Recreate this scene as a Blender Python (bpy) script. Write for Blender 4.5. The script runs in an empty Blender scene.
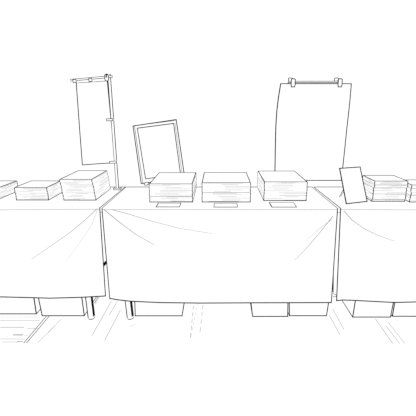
import bpy, math, random
from mathutils import Vector as V
random.seed(7)
S = bpy.context.scene
C = S.collection
# ------------------------------------------------------------------ camera
F, CX, CY, TH = 300.0, 218.5, 158.45, math.radians(10)
HC, D, T, H = 1.327, 1.671, 0.476, 0.734        # eye height, table front, table depth, table height
W = 1.38
cd = bpy.data.cameras.new('camera'); cam = bpy.data.objects.new('camera', cd); C.objects.link(cam)
cam.location = (0, 0, HC); cam.rotation_euler = (math.pi/2 - TH, 0, 0)
cd.sensor_width = 36; cd.lens = F/416*36
cd.shift_x = (208-CX)/416; cd.shift_y = (CY-208)/416
cd.clip_start = .02
S.camera = cam
S.view_settings.view_transform = 'Standard'
S.view_settings.look = 'None'

def ray(px, py):
    xc, yc = (px-CX)/F, -(py-CY)/F
    return V((xc, math.cos(TH)+yc*math.sin(TH), -math.sin(TH)+yc*math.cos(TH)))
def on_y(px, py, y):                              # the point seen at a pixel, on the upright plane at depth y
    d = ray(px, py); return V((0, 0, HC)) + d*(y/d.y)
def on_z(px, py, z):                              # the point seen at a pixel, on the level plane at height z
    d = ray(px, py); return V((0, 0, HC)) + d*((z-HC)/d.z)
def px_size(y, z=0.8):                            # metres per pixel at a depth
    return (y*math.cos(TH)-(z-HC)*math.sin(TH))/F

# ------------------------------------------------------------------ materials
def mat(name, lo, hi, scale=40, glow=False):
    m = bpy.data.materials.new(name); m.use_nodes = True
    nt = m.node_tree; b = nt.nodes['Principled BSDF']
    tc = nt.nodes.new('ShaderNodeTexCoord'); n = nt.nodes.new('ShaderNodeTexNoise'); r = nt.nodes.new('ShaderNodeValToRGB')
    n.inputs['Scale'].default_value = scale
    r.color_ramp.elements[0].color = (*lo, 1); r.color_ramp.elements[1].color = (*hi, 1)
    nt.links.new(tc.outputs['Object'], n.inputs['Vector']); nt.links.new(n.outputs['Fac'], r.inputs['Fac'])
    nt.links.new(r.outputs['Color'], b.inputs['Base Color'])
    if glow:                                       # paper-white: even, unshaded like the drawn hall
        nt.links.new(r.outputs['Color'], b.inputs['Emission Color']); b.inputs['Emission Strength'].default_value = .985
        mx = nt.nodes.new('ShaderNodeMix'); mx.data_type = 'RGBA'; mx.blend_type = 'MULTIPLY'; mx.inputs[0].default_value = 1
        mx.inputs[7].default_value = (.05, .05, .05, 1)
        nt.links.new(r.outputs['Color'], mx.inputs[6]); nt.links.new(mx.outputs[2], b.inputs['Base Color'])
    b.inputs['Roughness'].default_value = 1; b.inputs['Specular IOR Level'].default_value = 0
    return m
def g(a): return (a, a, a)
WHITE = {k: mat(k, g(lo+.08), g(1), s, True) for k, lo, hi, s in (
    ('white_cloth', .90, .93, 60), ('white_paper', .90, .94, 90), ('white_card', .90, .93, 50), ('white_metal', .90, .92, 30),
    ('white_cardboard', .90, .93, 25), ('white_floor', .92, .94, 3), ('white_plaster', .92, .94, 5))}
INK = mat('black_ink_line', g(.004), g(.012), 80)
DARK = mat('dark_grey_ink_line', g(.035), g(.055), 80)
MID = mat('mid_grey_pencil_line', g(.09), g(.13), 80)
LIGHT = mat('light_grey_pencil_line', g(.26), g(.34), 80)
FAINT = mat('faint_grey_pencil_line', g(.42), g(.50), 80)
LINE = [INK, DARK, MID, LIGHT, FAINT]

# ------------------------------------------------------------------ mesh building
LW = 1.2
class MB:
    """collects white faces and drawn edge lines of one mesh"""
    def __init__(s): s.v = []; s.f = []; s.m = []
    def face(s, pts, m=0):
        i = len(s.v); s.v += [tuple(p) for p in pts]; s.f.append(tuple(range(i, i+len(pts)))); s.m.append(m)
    def hexa(s, b, t, m=0):                       # bottom and top quads, same winding
        i = len(s.v); s.v += [tuple(p) for p in b] + [tuple(p) for p in t]
        for q in ((3,2,1,0), (4,5,6,7), (0,1,5,4), (1,2,6,5), (2,3,7,6), (3,0,4,7)):
            s.f.append(tuple(i+k for k in q)); s.m.append(m)
    def line(s, a, b, w, m, n=6, ext=.35):        # a thin round line from a to b, w metres wide
        a, b = V(a), V(b); d = b-a; w = w*LW
        if d.length < 1e-6: return
        d.normalize(); a = a-d*w*ext; b = b+d*w*ext
        u = d.orthogonal().normalized(); v = d.cross(u); i = len(s.v)
        for p in (a, b):
            for k in range(n):
                t = 2*math.pi*k/n; s.v.append(tuple(p+(u*math.cos(t)+v*math.sin(t))*w/2))
        for k in range(n):
            k2 = (k+1) % n; s.f.append((i+k, i+k2, i+n+k2, i+n+k)); s.m.append(m)
        s.f.append(tuple(i+k for k in reversed(range(n)))); s.m.append(m)
        s.f.append(tuple(i+n+k for k in range(n))); s.m.append(m)
    def poly(s, pts, w, m, closed=False):
        for a, b in zip(pts, pts[1:]): s.line(a, b, w, m)
        if closed: s.line(pts[-1], pts[0], w, m)
    def tube(s, pts, r, m=0, n=14, dark=None):    # a shaped rod; dark(angle) -> True inks that side as shade
        i = len(s.v); rs = r if isinstance(r, (list, tuple)) else [r]*len(pts)
        pts = [V(p) for p in pts]; d = (pts[-1]-pts[0]).normalized()
        u = V((1,0,0)) - d*d.x
        if u.length < .1: u = V((0,0,1)) - d*d.z
        u.normalize(); v = d.cross(u)
        for p, q in zip(pts, rs):
            for k in range(n):
                t = 2*math.pi*k/n; s.v.append(tuple(p+(u*math.cos(t)+v*math.sin(t))*q))
        for j in range(len(pts)-1):
            for k in range(n):
                k2 = (k+1) % n; a = i+j*n
                s.f.append((a+k, a+k2, a+n+k2, a+n+k)); s.m.append(dark(2*math.pi*(k+.5)/n) if dark else m)
        s.f.append(tuple(i+k for k in reversed(range(n)))); s.m.append(m)
        s.f.append(tuple(i+(len(pts)-1)*n+k for k in range(n))); s.m.append(m)
    def frame_lines(s, b, t, w, mb=1, mt=1, mv=1):    # the drawn edges of a box shape
        for k in range(4):
            s.line(b[k], b[(k+1) % 4], w, mb); s.line(t[k], t[(k+1) % 4], w, mt); s.line(b[k], t[k], w, mv)
    def build(s, name, white, parent=None, loc=(0,0,0)):
        me = bpy.data.meshes.new(name)
        o0 = V(loc)
        me.from_pydata([tuple(V(p)-o0) for p in s.v], [], s.f)
        for m in [WHITE[white]] + LINE: me.materials.append(m)
        me.polygons.foreach_set('material_index', s.m); me.update()
        o = bpy.data.objects.new(name, me); C.objects.link(o); o.location = o0
        if parent: o.parent = parent; o.location = o0 - parent.location
        return o
def thing(name, label, cat, loc, group=None):
    o = bpy.data.objects.new(name, None); C.objects.link(o); o.location = loc; o.empty_display_size = .05
    return tag(o, label, cat, group)
def tag(o, label, cat, group=None):
    o['label'] = label; o['category'] = cat
    if group: o['group'] = group
    return o
def rect(x0, x1, y0, y1, z): return [V((x0,y0,z)), V((x1,y0,z)), V((x1,y1,z)), V((x0,y1,z))]
def box_with_lines(m, x0, x1, y0, y1, z0, z1, w, mb=1, mt=1, mv=1):
    r = w/2                                        # lines stay inside the stated size
    b, t = rect(x0+r, x1-r, y0+r, y1-r, z0+r), rect(x0+r, x1-r, y0+r, y1-r, z1-r)
    m.hexa(b, t); m.frame_lines(b, t, w, mb, mt, mv)

P1 = px_size(D+.1)                                 # one pixel at the table, about 6 mm

# ------------------------------------------------------------------ floor and wall
fl = MB()
fl.face([(-9,-3,0), (9,-3,0), (9,5,0), (-9,5,0)])
def seam(x0, y0, x1, y1, w, m, dash=0):
    a, b = on_z(x0, y0, .0002), on_z(x1, y1, .0002)
    n = dash or 1
    for k in range(n):
        p = a.lerp(b, k/n); q = a.lerp(b, (k+(.62 if dash else 1))/n)
        d = (q-p).normalized(); s = V((-d.y, d.x, 0))*w*px_size(p.y, 0)/2
        fl.face([p-s, q-s, q+s, p+s], m)
for s in ((46.5,316,23.7,343,.8,2), (49.3,316,26.5,343,.8,2), (61.5,318.8,37.5,343,.5,4), (54.5,326,48,333,.4,5),
          (0,317,40,317,.4,5), (0,320.4,40,320.4,.5,4), (0,327.3,24,327.3,.7,4), (27,328.5,38,328.5,.5,4), (13,334.9,23,334.9,1,3),
          (24,335.2,28,335.2,.5,5), (0,339,25,339,.5,4), (2,342,18,342,.5,4), (17,341.6,23,341.6,.9,4),
          (111.5,301,92,335.5,.5,4), (117.5,301,109,315.5,.5,4), (120.5,310,104.5,340.6,.5,4), (129,327,136,324,.4,5),
          (332.7,309,344,329.6,.5,4), (329,314.6,340,335,.5,4), (375.4,318.8,392.7,343.5,.6,4),
          (386,326,399.6,343.5,.55,4), (388,322,404.7,343.5,.5,4)): seam(*s)
seam(193.5,306,190,341,.5,4,5); seam(203,305,199.6,335.6,.5,4,4); seam(197.5,303,190.5,339,.35,5,7)
floor = fl.build('floor', 'white_floor'); floor['kind'] = 'structure'
wl = MB(); wl.hexa(rect(-9,9,4.6,4.7,0), rect(-9,9,4.6,4.7,3.4)); wall = wl.build('wall_back', 'white_plaster'); wall['kind'] = 'structure'

# ------------------------------------------------------------------ tables
XL, XR = -W/2, W/2
TABLES = {'left': (-W/2-W-.004, -W/2-.004), 'middle': (XL, XR), 'right': (XR+.016, XR+.016+W)}
def folding_table(key, label, legs, beam=None):
    x0, x1 = TABLES[key]
    t = thing('folding_table', label, 'table', ((x0+x1)/2, D+T/2, 0), 'folding tables in a row')
    w = .55*P1
    m = MB(); box_with_lines(m, x0-.001 if key != 'left' else x0, x1+(.007 if key == 'middle' else -.001), D+.012, D+T-.012, H-.030, H-.006, w, 2, 0, 0)
    m.build('tabletop', 'white_metal', t)
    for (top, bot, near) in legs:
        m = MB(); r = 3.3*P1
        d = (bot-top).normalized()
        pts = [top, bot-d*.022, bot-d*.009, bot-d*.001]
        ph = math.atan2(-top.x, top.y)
        m.tube([top, bot-d*.02], r, 0, 36, (lambda a: 1 if near and math.cos(a+ph) > .42 else 0))  # drawn shading: right side of the near legs inked black
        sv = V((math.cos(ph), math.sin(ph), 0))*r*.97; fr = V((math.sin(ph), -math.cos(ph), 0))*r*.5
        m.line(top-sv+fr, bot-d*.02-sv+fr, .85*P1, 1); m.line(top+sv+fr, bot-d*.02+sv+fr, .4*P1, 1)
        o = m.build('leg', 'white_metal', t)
        c = MB(); c.tube([bot-d*.02, bot-d*.012, bot-d*.005, bot], [r, r*.98, r*.8, r*.45], 0, 20)
        ring = [bot-d*.006+V((math.cos(a)*r*.86, math.sin(a)*r*.86, 0)) for a in [2*math.pi*k/20 for k in range(20)]]
        c.poly(ring, .7*P1, 1, True)
        fo = c.build('foot_cap', 'white_metal'); fo.parent = o; fo.location = -V(o.location) - V(t.location) + V(fo.location)
        # keep the cap in place under its leg
        fo.location = V((0,0,0)) - (V(o.location)+V(t.location))
    m = MB()
    for yy in (D+.10, D+T-.10):
        m.tube([(x0+.18, yy, H-.055), (x1-.18, yy, H-.055)], .012)
    m.build('under_rail', 'white_metal', t)
    return t
def leg_pair(key, near_bottom, near_top, mirror=True):
    x0, x1 = TABLES[key]; xm = (x0+x1)/2
    b = on_z(*near_bottom, 0); y = b.y
    tp = on_y(*near_top, y); s = (tp-b)/max(.01, (tp-b).z)
    top = b + s*(H-.034)
    out = [(top, b, True)]
    def mir(p): return V((2*xm-p.x, p.y, p.z))
    def back(p): return V((p.x, 2*(D+T/2)-p.y, p.z))
    q = V((0, .27-(y-D), 0))                         # the far-end front leg stands further in, behind the boxes
    out.append((mir(top)+q, mir(b)+q, False)); out.append((back(top), back(b), False)); out.append((mir(back(top)), mir(back(b)), False))
    return out
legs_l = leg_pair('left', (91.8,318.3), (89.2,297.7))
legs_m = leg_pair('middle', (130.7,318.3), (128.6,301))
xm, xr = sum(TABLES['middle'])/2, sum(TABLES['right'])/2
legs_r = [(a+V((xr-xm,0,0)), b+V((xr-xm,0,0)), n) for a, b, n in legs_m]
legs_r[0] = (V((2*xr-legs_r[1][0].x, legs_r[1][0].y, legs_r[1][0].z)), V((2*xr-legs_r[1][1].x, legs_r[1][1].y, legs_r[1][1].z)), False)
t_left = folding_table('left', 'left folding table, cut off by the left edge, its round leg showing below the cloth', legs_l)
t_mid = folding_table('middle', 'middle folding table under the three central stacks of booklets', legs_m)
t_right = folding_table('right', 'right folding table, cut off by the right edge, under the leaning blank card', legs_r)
# black band on an end post of the left table, seen in the slit between the two cloths
m = MB()
pa, pb = on_y(103.6,258,D+.02), on_y(104.8,275,D+.02)
m.tube([V((TABLES['left'][1]-.014, D+.045, .30)), V((TABLES['left'][1]-.014, D+.045, H-.034))], .009)
post = m.build('end_post', 'white_metal', t_left)
a, b = on_y(102.2,266.6,D+.018), on_y(106.3,262.0,D+.018)
m = MB(); m.line(a, b, 2.3*P1, 1, 8, 0)
bd = m.build('joint', 'white_metal'); bd.parent = post; bd.location = -(V(post.location)+V(t_left.location)); bd['label'] = 'black slanted joint'
# light diagonal brace behind the left leg
m = MB(); m.line(on_y(94.6,303,D+.10), on_y(98.6,296,D+.10), .6*P1, 2); m.line(on_y(95.6,304,D+.10), on_y(100,296,D+.10), .35*P1, 4)
m.hexa([on_y(94.8,303,D+.104), on_y(95.6,304,D+.104), on_y(95.6,304,D+.108), on_y(94.8,303,D+.108)],
       [on_y(98.6,296,D+.104), on_y(100,296,D+.104), on_y(100,296,D+.108), on_y(98.6,296,D+.108)])
m.build('brace', 'white_metal', t_left)
m = MB(); a, b = on_y(333.2,296.9,D+.05), on_y(337,296.5,D+.05)
m.line(a, b, .5*P1, 3); m.build('cross_bar', 'white_metal', t_mid)

# ------------------------------------------------------------------ tablecloths
def interp(pl, x):
    for (xa, ya), (xb, yb) in zip(pl, pl[1:]):
        if x <= xb: return ya + (yb-ya)*(x-xa)/(xb-xa)
    return pl[-1][1]
def tablecloth(label, key, tl, tr, bottom, creases, back):
    """tl, tr: top front corners; bottom: hem line; the cloth lies on the top and hangs down in front"""
    x0, x1 = TABLES[key]
    zt = H
    def wave(p): return .005*(1+math.sin(p.x*5.2+1.3))*max(0, min(1, (H-p.z)/.5)) + .012*max(0, (H-p.z))
    def surf(px, py, lift=0):
        p = on_y(px, py, D); return on_y(px, py, D-wave(p)-lift)
    m = MB(); NX, NZ = 44, 12
    blx, brx = bottom[0][0], bottom[-1][0]
    grid = []
    for j in range(NZ+1):
        v = j/NZ; row = []
        for i in range(NX+1):
            u = i/NX
            xt, xb = tl[0]+(tr[0]-tl[0])*u, blx+(brx-blx)*u
            yt, yb = tl[1]+(tr[1]-tl[1])*u, interp(bottom, xb)
            row.append(surf(xt+(xb-xt)*v, yt+(yb-yt)*v))
        grid.append(row)
    for j in range(NZ):
        for i in range(NX): m.face([grid[j+1][i], grid[j+1][i+1], grid[j][i+1], grid[j][i]])
    A, B = grid[0][0], grid[0][-1]
    A0, B0 = V((A.x, D+T, zt)), V((B.x, D+T, zt))
    if back[0] is not None: A0 = on_z(*back[0], zt)
    if back[1] is not None: B0 = on_z(*back[1], zt)
    for i in range(NX):
        u0, u1 = i/NX, (i+1)/NX
        m.face([grid[0][i], grid[0][i+1], A0.lerp(B0, u1), A0.lerp(B0, u0)])
    lw = P1
    m.poly([grid[j][0] for j in range(NZ+1)], .8*lw, 1); m.poly([grid[j][-1] for j in range(NZ+1)], .8*lw, 1)
    m.poly(grid[-1], .95*lw, 1)
    m.line(A, A0, .6*lw, 1); m.line(B, B0, .6*lw, 1); m.line(A0+V((0,0,.001)), B0+V((0,0,.001)), .8*px_size(D+T), 2)
    fold = [surf(tl[0]+.8+(tr[0]-tl[0]-1.6)*i/NX, tl[1]+1.3+(tr[1]-tl[1])*i/NX, .0006) for i in range(NX+1)]
    m.poly(fold, .5*lw, 5)
    for cr, w, mm in creases:
        pts = []
        for (a, b) in zip(cr, cr[1:]):
            for k in range(5):
                u = k/5; pts.append((a[0]+(b[0]-a[0])*u, a[1]+(b[1]-a[1])*u))
        pts.append(cr[-1])
        n = len(pts)
        P = [surf(*p, .0008) for p in pts]
        for k in range(n-1): m.line(P[k], P[k+1], w*lw*(1-.5*k/n), mm)
    return tag(m.build('tablecloth', 'white_cloth'), label, 'tablecloth', 'white tablecloths over the tables')
xl0 = on_y(-150,209,D)
tablecloth('white tablecloth on the left table, cut by the left edge, one long slanting crease', 'left', (-142,209.5), (99.7,207.9),
    [(-139,297), (0,296.8), (25,297.4), (50,298.1), (80,297.3), (105.5,295.9)],
    [([(97,208.8),(85,220),(72,231),(50,246.5),(31.7,259)], .55, 4), ([(97.5,210),(92,224),(81,241),(66,261)], .35, 5)], (None, (125.0,187.2)))
tablecloth('white tablecloth on the middle table, the only one seen whole from side to side', 'middle', (102.0,208.3), (337.5,208.4),
    [(109.8,298.4), (120,300), (131,301.2), (160,302.5), (200,303), (260,302.7), (331.3,302.5)],
    [([(104,209.6),(118,221),(135,234),(154,244.7)], .6, 4), ([(112,209.6),(130,214.5),(152,221.2),(180,228.5),(212,233.5)], .45, 4),
     ([(333,216),(322,230),(308,246.5),(295,260)], .5, 4), ([(332,219.5),(320,228),(305,241.5)], .35, 5)], ((126.0,187.2), (312.0,187.2)))
tablecloth('white tablecloth on the right table, cut by the right edge, one curving crease', 'right', (340.6,208.2), (577,209.5),
    [(336.6,300.6), (341,299.9), (352,300.2), (394,302.4), (430,301.5), (570,301)],
    [([(344,211),(352,220),(364,228.5),(378,235.5),(394,241)], .6, 4)], ((314.0,187.2), None))

# ------------------------------------------------------------------ storage boxes under the tables
def storage_box(label, bl, br, tr, tl, depth=.19, h=.20):
    a, b = on_z(*bl, 0), on_z(*br, 0); y = (a.y+b.y)/2
    a, b = on_y(bl[0], bl[1], y), on_y(br[0], br[1], y); a.z = b.z = 0
    c, d = on_y(tr[0], tr[1], y), on_y(tl[0], tl[1], y)
    top_b = b + (c-b)*(h/(c.z-b.z)); top_a = a + (d-a)*(h/(d.z-a.z)); top_a.z = top_b.z = h
    top_a.y = top_b.y = a.y = b.y = y
    w = .85*px_size(y, 0); r = w/2; back = V((0, depth, 0)); up = V((0,0,r))
    bo = [a+up, b+up, b+back+up, a+back+up]; to = [top_a, top_b, top_b+back, top_a+back]
    m = MB()
    i = V((.004,0,0)); j = V((0,.004,0)); fz = V((0,0,.006))
    # open-topped box: floor and four walls
    m.hexa(bo, [p+fz for p in bo])
    for k in range(4):
        k2 = (k+1) % 4
        cen = sum(bo, V((0,0,0)))/4
        def inn(p): 
            q = V((cen.x-p.x, cen.y-p.y, 0)); return p + q.normalized()*.005
        m.hexa([bo[k], bo[k2], inn(bo[k2]), inn(bo[k])], [to[k], to[k2], inn(to[k2]), inn(to[k])])
    m.frame_lines(bo, to, w, 1, 1, 1)
    return tag(m.build('storage_box', 'white_cardboard', None, (a+b)/2), label, 'box', 'plain boxes under the tables')
storage_box('plain white box under the left table, cut by the left edge of the picture', (-28,313.9), (36.4,314.4), (33.9,298), (-30,297.5))
storage_box('plain white box under the left table, beside the round leg inked with shade', (42.3,315.8), (84.3,316.2), (81.9,298), (38.6,298.4))
storage_box('plain white box at the left end under the middle table, beside the leg', (135.3,316.1), (182,316.1), (184.3,302.3), (134.8,302))
storage_box('white box under the middle table, left one of the touching pair', (252.6,316.8), (287.6,316.6), (287.9,302.5), (250.9,302.5))
storage_box('white box under the middle table, right one of the touching pair, at the table end', (289.4,316), (326.4,316), (328.6,302.5), (289.2,302.5))
storage_box('white box under the right table showing its slanting left side', (352.7,317.4), (390.4,317.3), (393.5,301.5), (355.4,300.5), .19)
storage_box('white box under the right table, cut by the right edge of the picture', (392.4,316.5), (440,316.6), (443,301.5), (394.9,301.5))

# ------------------------------------------------------------------ stacks of booklets
def rail(m, a, b, z, y, n, w):                    # faint page lines
    for k in range(n):
        u0 = random.random()*.5; u1 = min(1, u0+.3+random.random()*.6)
        zz = z[0]+(z[1]-z[0])*(k+.5)/n
        pa = a.lerp(b, u0); pb = a.lerp(b, u1); pa.z = pb.z = zz
        m.line(pa, pb, w, random.choice((4,5,5)), 4, 0)
def booklet(label, x0, x1, y0, y1, z0, z1, top, bottom, group, side, cutline=False):
    t = thing('booklet', label, 'booklet', ((x0+x1)/2, (y0+y1)/2, z0), group)
    w = .75*px_size(y0); wl = .42*px_size(y0)
    ct = .0016; r = w/2
    # cover: front and back sheet joined by a spine along the far side
    m = MB()
    zt = z1-.0004-(w*.6*LW if top else 0)
    m.hexa(rect(x0, x1, y0, y1, zt-ct), rect(x0, x1, y0, y1, zt))
    m.hexa(rect(x0, x1, y0, y1, z0+.0002), rect(x0, x1, y0, y1, z0+.0002+ct))
    m.hexa(rect(x0, x1, y1-.002, y1, z0+ct), rect(x0, x1, y1-.002, y1, zt-ct))
    ring = rect(x0+r, x1-r, y0+r, y1-r, zt+.0002)
    if top: m.poly(ring, w, 2, True); m.line(ring[2], ring[3], w*1.15, 1); m.line(ring[0], ring[3], w*1.05, 1); m.line(ring[1], ring[2], w*1.05, 1)
    else:
        ring = rect(x0+wl/2, x1-wl/2, y0+wl/2, y1-wl/2, zt-wl/2)
        if cutline: m.poly(ring, wl*1.15, 3, True)
        else: m.poly(ring, wl*.8, 5, True)
    if bottom: m.poly(rect(x0+r, x1-r, y0+r, y1-r, z0+r), w*1.15, 1, True)
    m.build('cover', 'white_paper', t)
    m = MB()
    e = .0012
    pb, pt = rect(x0+e, x1-e, y0+e, y1-.0025, z0+ct+.0004), rect(x0+e, x1-e, y0+e, y1-.0025, zt-ct-.0002)
    m.hexa(pb, pt)
    for k in range(4):
        q = rect(x0+r*.4, x1-r*.4, y0+r*.4, y1-r*.4, 0)[k]
        m.line((q.x, q.y, z0+.001), (q.x, q.y, zt-.001), w*.95, 1, 6, 0)
    n = 2 if z1-z0 < .022 else 3
    rail(m, pb[0], pb[1], (pb[0].z, pt[0].z), y0, n, wl*.75)
    if side > 0: rail(m, pb[1], pb[2], (pb[0].z, pt[0].z), y0, n, wl*.7)
    else: rail(m, pb[0], pb[3], (pb[0].z, pt[0].z), y0, n, wl*.7)
    m.build('page_block', 'white_paper', t)
ZB = H+.006
def stack(where, bl, br, top_row, back_row, n, side, lean=0, jit=.0015, thick=None, dark_at=()):
    a, b = on_z(*bl, ZB), on_z(*br, ZB); y0 = (a.y+b.y)/2
    zt = on_y(bl[0], top_row, y0).z
    xb0, xb1 = on_y(bl[0], bl[1], y0).x, on_y(br[0], br[1], y0).x
    y1 = on_z(CX, back_row, zt).y
    th = thick or [1]*n
    tot = sum(th); z = ZB
    group = 'booklets in the ' + where
    th = list(th)
    for k in range(n):
        h = (zt-ZB)*th[k]/tot
        s = lean*px_size(y0)*(k+.5)/n
        dx, dy = random.uniform(-jit, jit), random.uniform(-jit, jit)*.6
        if k in (0, n-1): dx = dy = 0
        if k == n-1: lab = 'topmost blank booklet of the ' + where
        elif k == 0: lab = 'bottom booklet of the ' + where
        else: lab = 'white booklet inside the ' + where
        booklet(lab, xb0+s+dx, xb1+s+dx, y0+dy, y1+dy, z, z+h, k == n-1, k == 0, group, side, k in dark_at)
        z += h
stack('low stack cut by the left picture edge', (-34,200.2), (-2.6,200.2), 188.3, 180.4, 5, 1)
stack('low stack, second from the left edge', (16.5,200.4), (48.8,200.4), 187.1, 180.4, 5, 1, -.8)
stack('taller stack beside the pole banner', (64,200.5), (96.2,200.5), 179, 170.2, 7, 1, -3.0)
stack('stack in front of the tilted picture frame', (149.7,202.4), (192.7,202.4), 183.5, 172.2, 6, 1, 0, .001, None, (1,))
stack('central stack of the middle table', (202,202.4), (250.4,202.4), 182.2, 172.1, 6, 1, 0, .001, None, (2,))
stack('stack in front of the hanging sheet', (263.6,201), (306.3,201), 181.5, 170.6, 6, -1, .3, .0012, None, ())
stack('uneven stack beside the leaning blank card', (371.6,201.7), (404.6,201.7), 180.7, 174.9, 5, -1, 1.4, .004, [2.4,5.7,6.1,2.9,3.9], (0,1,2,3))
stack('stack cut by the right picture edge', (409.2,202.4), (444,202.4), 184.6, 179.4, 5, -1, .8, .003, None, (1,3))

# ------------------------------------------------------------------ blank price cards in front of the stacks
def price_card(label, pts, dark):
    q = [on_z(px, py, H+.0075) - V((0,0,.004)) for px, py in pts]
    m = MB(); w = .6*P1
    up = V((0,0,.004))
    m.hexa(q, [p+up for p in q])
    m.poly([p+up for p in q], w, 2, True)
    for k in dark: m.line(q[k]+up, q[(k+1) % 4]+up, w*1.3, 1)
    tag(m.build('price_card', 'white_card', None, sum(q, V((0,0,0)))/4), label, 'card', 'blank cards laid before the stacks')
price_card('blank white card on the table before the stack under the tilted frame', [(156.2,206.9), (179.5,206.9), (180.9,203.3), (158.2,203.3)], (3,))
price_card('blank white card on the table before the central stack', [(213.9,207.1), (237.4,207.1), (236.9,203.4), (214.4,203.4)], ())
price_card('blank white card on the table before the stack under the hanging sheet', [(271.9,207.1), (296.5,207.1), (293.5,202.6), (269.4,202.6)], (3,))

# ------------------------------------------------------------------ pole banner
base = on_z(117.4,190.2,H); yb = base.y
pb = px_size(yb, 1.2)
t = thing('pole_banner', 'tall blank banner hung from a slim leaning pole behind the left table stacks', 'banner', (base.x, yb, H+.003))
def py_(px, py, dy=0): 
    p = on_y(px, py, yb); p.y += dy; return p
# pole with drawn sides
def rod(name, a, b, wpx, parent, m1=1, m2=2, lw=.7):
    m = MB(); r = wpx*pb/2
    m.tube([a, b], r, 0, 14)
    d = (b-a).normalized(); s = V((d.z, 0, -d.x))*r*.9
    f = V((0,-r*.45,0))
    m.line(a+s+f, b+s+f, lw*pb, m1); m.line(a-s+f, b-s+f, lw*pb, m2)
    c = V((0,-r*.5,0)); m.line(a+s+c, a-s+c, lw*pb, 2); m.line(b+s+c, b-s+c, lw*pb, 2)
    return m.build(name, 'white_metal', parent)
rod('pole', py_(109.3,74.6), py_(117.8,188.6), 2.7, t, 1, 1, .75)
rod('inner_pole', py_(112.2,105,.004), py_(116.8,178,.004), 1.0, t, 3, 3, .4)
rod('crossbar', py_(71.6,80.4,-.012), py_(113,76.7,-.012), 1.7, t, 2, 2, .62)
m = MB(); p = py_(107.8,77.9,-.022); rx, rz = 2.1*pb, 3.3*pb
ring = [p+V((math.cos(a)*rx*(1 if abs(math.cos(a)) < .8 else .9), 0, math.sin(a)*rz)) for a in [2*math.pi*k/16 for k in range(16)]]
m.face(ring); m.face([q+V((0,.03,0)) for q in reversed(ring)])
for k in range(16): m.face([ring[(k+1) % 16], ring[k], ring[k]+V((0,.03,0)), ring[(k+1) % 16]+V((0,.03,0))])
m.poly(ring, .7*pb, 1, True); m.line(p+V((-.2*pb,-.002,.5*pb)), p+V((.1*pb,-.002,2.4*pb)), 1.1*pb, 1)
m.build('pole_joint', 'white_metal', t)
# flag
L = [(75.7,82.9), (77.4,106), (79.4,133), (81.9,165.2)]; R = [(106.9,80.8), (109.3,106), (112,133), (115.3,162.9)]
m = MB(); NX = 8
gr = []
for (lp, rp) in zip(L, R):
    gr.append([py_(lp[0]+(rp[0]-lp[0])*i/NX, lp[1]+(rp[1]-lp[1])*i/NX, .008+.006*math.sin(i/NX*math.pi)) for i in range(NX+1)])
for j in range(3):
    for i in range(NX): m.face([gr[j+1][i], gr[j+1][i+1], gr[j][i+1], gr[j][i]])
m.poly([r_[0] for r_ in gr], .8*pb, 1); m.poly([r_[-1] for r_ in gr], .9*pb, 1); m.poly(gr[-1], .8*pb, 1); m.poly(gr[0], .5*pb, 3)
flag = m.build('flag', 'white_cloth', t)
def loop(cx, cy, w, h, ang=0):
    m = MB(); c = py_(cx, cy, -.026)
    ca, sa = math.cos(ang), math.sin(ang)
    def q(u, v): return c + V((u*ca-v*sa, 0, u*sa+v*ca))*pb
    f = [q(-w/2,-h/2), q(w/2,-h/2), q(w/2,h/2), q(-w/2,h/2)]
    m.hexa([p+V((0,.036,0)) for p in (f[0], f[1])] + [f[1], f[0]], [p+V((0,.036,0)) for p in (f[3], f[2])] + [f[2], f[3]])
    m.poly(f, .6*pb, 2, True)
    o = m.build('loop', 'white_cloth'); o.parent = flag; o.location = -(V(flag.location)+V(t.location))
loop(76.4,81.3,3,2.8,.08); loop(92,80.3,3,2.8,.08); loop(110.9,119.6,6,2,.02); loop(114.2,161.5,7,2,.06)
m = MB(); b0, b1 = on_z(113.6,190.6,H), on_z(120.0,190.6,H)
z0 = H+.003
b = [V((b0.x, yb-.008, z0)), V((b1.x, yb-.008, z0)), V((b1.x, yb+.022, z0)), V((b0.x, yb+.022, z0))]
b = [p+V((0,0,.002)) for p in b]
tt = [p+V((0,0,.012)) for p in b]
m.hexa(b, tt); m.frame_lines(b, tt, .6*pb, 1, 2, 2)
m.build('base', 'white_metal', t)

# ------------------------------------------------------------------ tilted picture frame on its little easel
yf = on_z(CX,187.9,H).y; pf = px_size(yf, .95)
def fy(px, py, dy=0):
    p = on_y(px, py, yf); p.y += dy; return p
TL, TR, BR, BL = (133,126), (176.2,119.6), (184.6,177.0), (141.2,183.6)
iTL, iTR, iBR, iBL = (137.3,128.2), (173.6,123.4), (180.4,173.5), (145.6,178.9)
low = on_z(163,187.9,H)
t = thing('picture_frame', 'tilted blank picture frame standing behind the left central stack', 'picture frame', (low.x, yf, H+.003))
m = MB(); th = .016
O = [fy(*p) for p in (BL, BR, TR, TL)]; I = [fy(*p) for p in (iBL, iBR, iTR, iTL)]; bk = V((0,th,0))
for k in range(4):
    k2 = (k+1) % 4
    m.hexa([O[k], O[k2], O[k2]+bk, O[k]+bk], [I[k], I[k2], I[k2]+bk, I[k]+bk])
m.poly(O, .85*pf, 1, True); m.poly(I, .75*pf, 1, True)
off = V((1.6*pf, -.001, 0))
m.line(fy(134.6,126.4,-.002), fy(142.9,182.6,-.002), .5*pf, 2)     # rounded left moulding
m.line(fy(175.0,123,-.002), fy(182.4,176,-.002), .45*pf, 4)
m.line(fy(135,125.7,-.0005), fy(175.4,120.6,-.0005), .35*pf, 4)
frame = m.build('frame', 'white_metal', t)
m = MB(); q = [p+V((0,.007,0)) for p in I]; m.hexa([q[0], q[1], q[1]+V((0,.005,0)), q[0]+V((0,.005,0))], [q[3], q[2], q[2]+V((0,.005,0)), q[3]+V((0,.005,0))])
m.build('blank_picture', 'white_paper', t)
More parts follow.
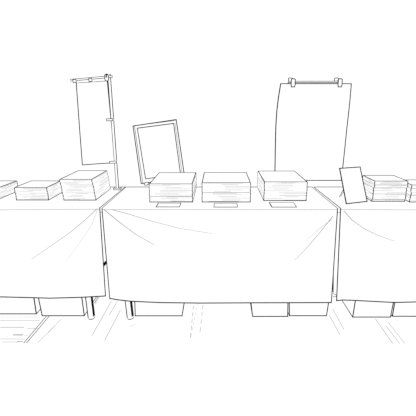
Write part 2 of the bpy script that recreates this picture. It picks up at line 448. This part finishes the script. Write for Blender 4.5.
m = MB()                                           # easel: ledge under the frame, two legs, a rear strut and a foot bar
a, b = fy(147.5,184.6,.004), fy(180,179.4,.004)
m.tube([a, b], .007)
for fx in (156, 172):
    u = (fx-147.5)/(180-147.5); p = a.lerp(b, u); m.tube([p, V((p.x, yf+.004, H+.006))], .006)
m.tube([fy(165,140,.03), V((fy(165,170).x, yf+.075, H+.006))], .006)
m.tube([V((fy(154,187).x, yf+.004, H+.010)), V((fy(176,187).x, yf+.004, H+.010))], .007)
m.build('easel', 'white_metal', t)
m = MB(); p = fy(146.6,183.6,-.004)
rg = [p+V((math.cos(x)*2.4*pf, 0, math.sin(x)*1.5*pf+math.cos(x)*.5*pf)) for x in [2*math.pi*k/14 for k in range(14)]]
m.face(rg); m.face([q+V((0,.014,0)) for q in reversed(rg)])
for k in range(14): m.face([rg[(k+1) % 14], rg[k], rg[k]+V((0,.014,0)), rg[(k+1) % 14]+V((0,.014,0))])
m.poly(rg, .65*pf, 1, True); m.build('ledge_knob', 'white_metal', t)

# ------------------------------------------------------------------ big blank sheet clipped to a bar on a floor stand
ys = D+T+.10; ps = px_size(ys, 1.1)
def sy(px, py, dy=0):
    p = on_y(px, py, ys); p.y += dy; return p
pf_ = sy(285,150,.03)
t = thing('poster_stand', 'slim floor stand and top bar carrying the large blank sheet', 'stand', (pf_.x, ys+.03, 0))
m = MB(); m.tube([(pf_.x, ys+.034, .02), (pf_.x, ys+.034, sy(285,84).z)], .009); m.build('post', 'white_metal', t)
m = MB()
for k in range(3):
    an = math.pi/2 + k*2*math.pi/3
    m.tube([(pf_.x, ys+.034, .12), (pf_.x+math.cos(an)*.16, ys+.034+math.sin(an)*.10, .008)], .008)
m.build('tripod_base', 'white_metal', t)
m = MB(); a, b = sy(289.3,82.3,.021), sy(342,82.3,.021)
m.tube([a, b], 1.3*ps)
for z in (1.25,-1.2): m.line(a+V((0,-.004,z*ps)), b+V((0,-.004,z*ps)), .5*ps, 3)
m.line(a+V((0,-1.35*ps,0)), b+V((0,-1.35*ps,0)), .9*ps, 4)
m.line(a+V((0,-.004,1.25*ps)), a+V((0,-.004,-1.2*ps)), .6*ps, 2); m.line(b+V((0,-.004,1.25*ps)), b+V((0,-.004,-1.2*ps)), .6*ps, 2)
m.build('top_bar', 'white_metal', t)
L = [(280.7,83.7), (278.3,97), (276.5,111), (275.5,127), (275.1,150), (274.8,180.4)]
R = [(351.3,83.7), (349.7,98), (348,112), (346.3,127), (344.2,150), (341.3,180.4)]
m = MB(); NX = 12; gr = []
for j, (lp, rp) in enumerate(zip(L, R)):
    gr.append([sy(lp[0]+(rp[0]-lp[0])*i/NX, lp[1]+(rp[1]-lp[1])*i/NX, -.012*math.sin(j/5*math.pi)) for i in range(NX+1)])
for j in range(5):
    for i in range(NX): m.face([gr[j+1][i], gr[j+1][i+1], gr[j][i+1], gr[j][i]])
m.poly([r_[0] for r_ in gr], .9*ps, 1); m.poly([r_[-1] for r_ in gr], .8*ps, 1); m.poly(gr[-1], .85*ps, 2); m.poly(gr[0], .75*ps, 2)
c0 = (gr[0][0]+gr[0][-1])/2
sheet = tag(m.build('hanging_sheet', 'white_paper', None, c0), 'large blank white sheet hanging from two clips behind the middle table', 'poster')
def clip(px, label):
    c = sy(px, 82.6, -.006)
    t2 = thing('clip', label, 'clip', c, 'clips holding the large sheet')
    m = MB()
    def q(u, v, dy=0): return c+V((u*ps, dy, v*ps))
    front = [q(-1.5,-4.1), q(1.4,-4.1), q(1.9,-2.5), q(1.9,2.7), q(1.2,3.5), q(-1.3,3.5), q(-1.9,2.7), q(-1.9,-2.5)]
    m.face(front); m.face([p+V((0,.006,0)) for p in reversed(front)])
    for k in range(8): m.face([front[(k+1) % 8], front[k], front[k]+V((0,.005,0)), front[(k+1) % 8]+V((0,.005,0))])
    m.poly(front, .75*ps, 1, True); m.build('front_jaw', 'white_metal', t2)
    m = MB()                                       # rear jaw and spring seen past the upper left
    bk = [q(-3.2,1.2,.048), q(-1.0,1.2,.048), q(.8,4.4,.048), q(-.6,5.0,.048), q(-3.2,4.6,.048)]
    m.face(bk); m.face([p+V((0,.004,0)) for p in reversed(bk)])
    m.poly(bk, .65*ps, 2, True); m.line(q(-4.0,-.6,.048), q(-3.0,1.3,.048), .6*ps, 2)
    m.hexa([q(-1,2.6,.006), q(1,2.6,.006), q(1,2.6,.048), q(-1,2.6,.048)], [q(-1,3.4,.006), q(1,3.4,.006), q(1,3.4,.048), q(-1,3.4,.048)])
    m.build('rear_jaw', 'white_metal', t2)
clip(293.0, 'small white clip at the upper left of the large hanging sheet')
clip(339.8, 'small white clip at the upper right of the large hanging sheet')

# ------------------------------------------------------------------ leaning blank card on the right table
z0 = H+.0095
BL, BR = on_z(346.3,203.7,z0), on_z(367.0,201.4,z0)
e = BR-BL; en = e.normalized()
d = ray(339.6,168.4); s = (BL-V((0,0,HC))).dot(en)/d.dot(en) if abs(d.dot(en)) > .05 else None
up = V((0,0,HC))+d*s-BL
TLp = BL+up; TRp = BR+up
t = thing('display_card', 'blank white card leaning back on the right table beside the uneven stack', 'card', (BL+BR)/2)
n = e.cross(up).normalized()
if n.y < 0: n = -n
m = MB(); k_ = n*.004
m.hexa([BL, BR, BR+k_, BL+k_], [TLp, TRp, TRp+k_, TLp+k_])
m.poly([BL, BR, TRp, TLp], .95*P1, 1, True)
m.build('card_panel', 'white_card', t)
m = MB()
ft = on_z(340.2,196.4,H+.008); hd = BL.lerp(TLp,.45)+e*.12+n*.006
w2 = .55*P1; sd = V((.75*P1,0,.3*P1))
m.line(ft-sd, hd-sd, w2, 1); m.line(ft+sd, hd+sd, w2, 1); m.line(ft-sd, ft+sd, w2, 1); m.hexa([ft-sd, ft+sd, ft+sd+V((0,.002,0)), ft-sd+V((0,.002,0))], [hd-sd, hd+sd, hd+sd+V((0,.002,0)), hd-sd+V((0,.002,0))])
m.build('strut', 'white_card', t)

# ------------------------------------------------------------------ light: an even white hall
w = bpy.data.worlds.new('hall_light'); S.world = w; w.use_nodes = True
bg = w.node_tree.nodes['Background']; bg.inputs['Color'].default_value = (1,1,1,1); bg.inputs['Strength'].default_value = 1.0
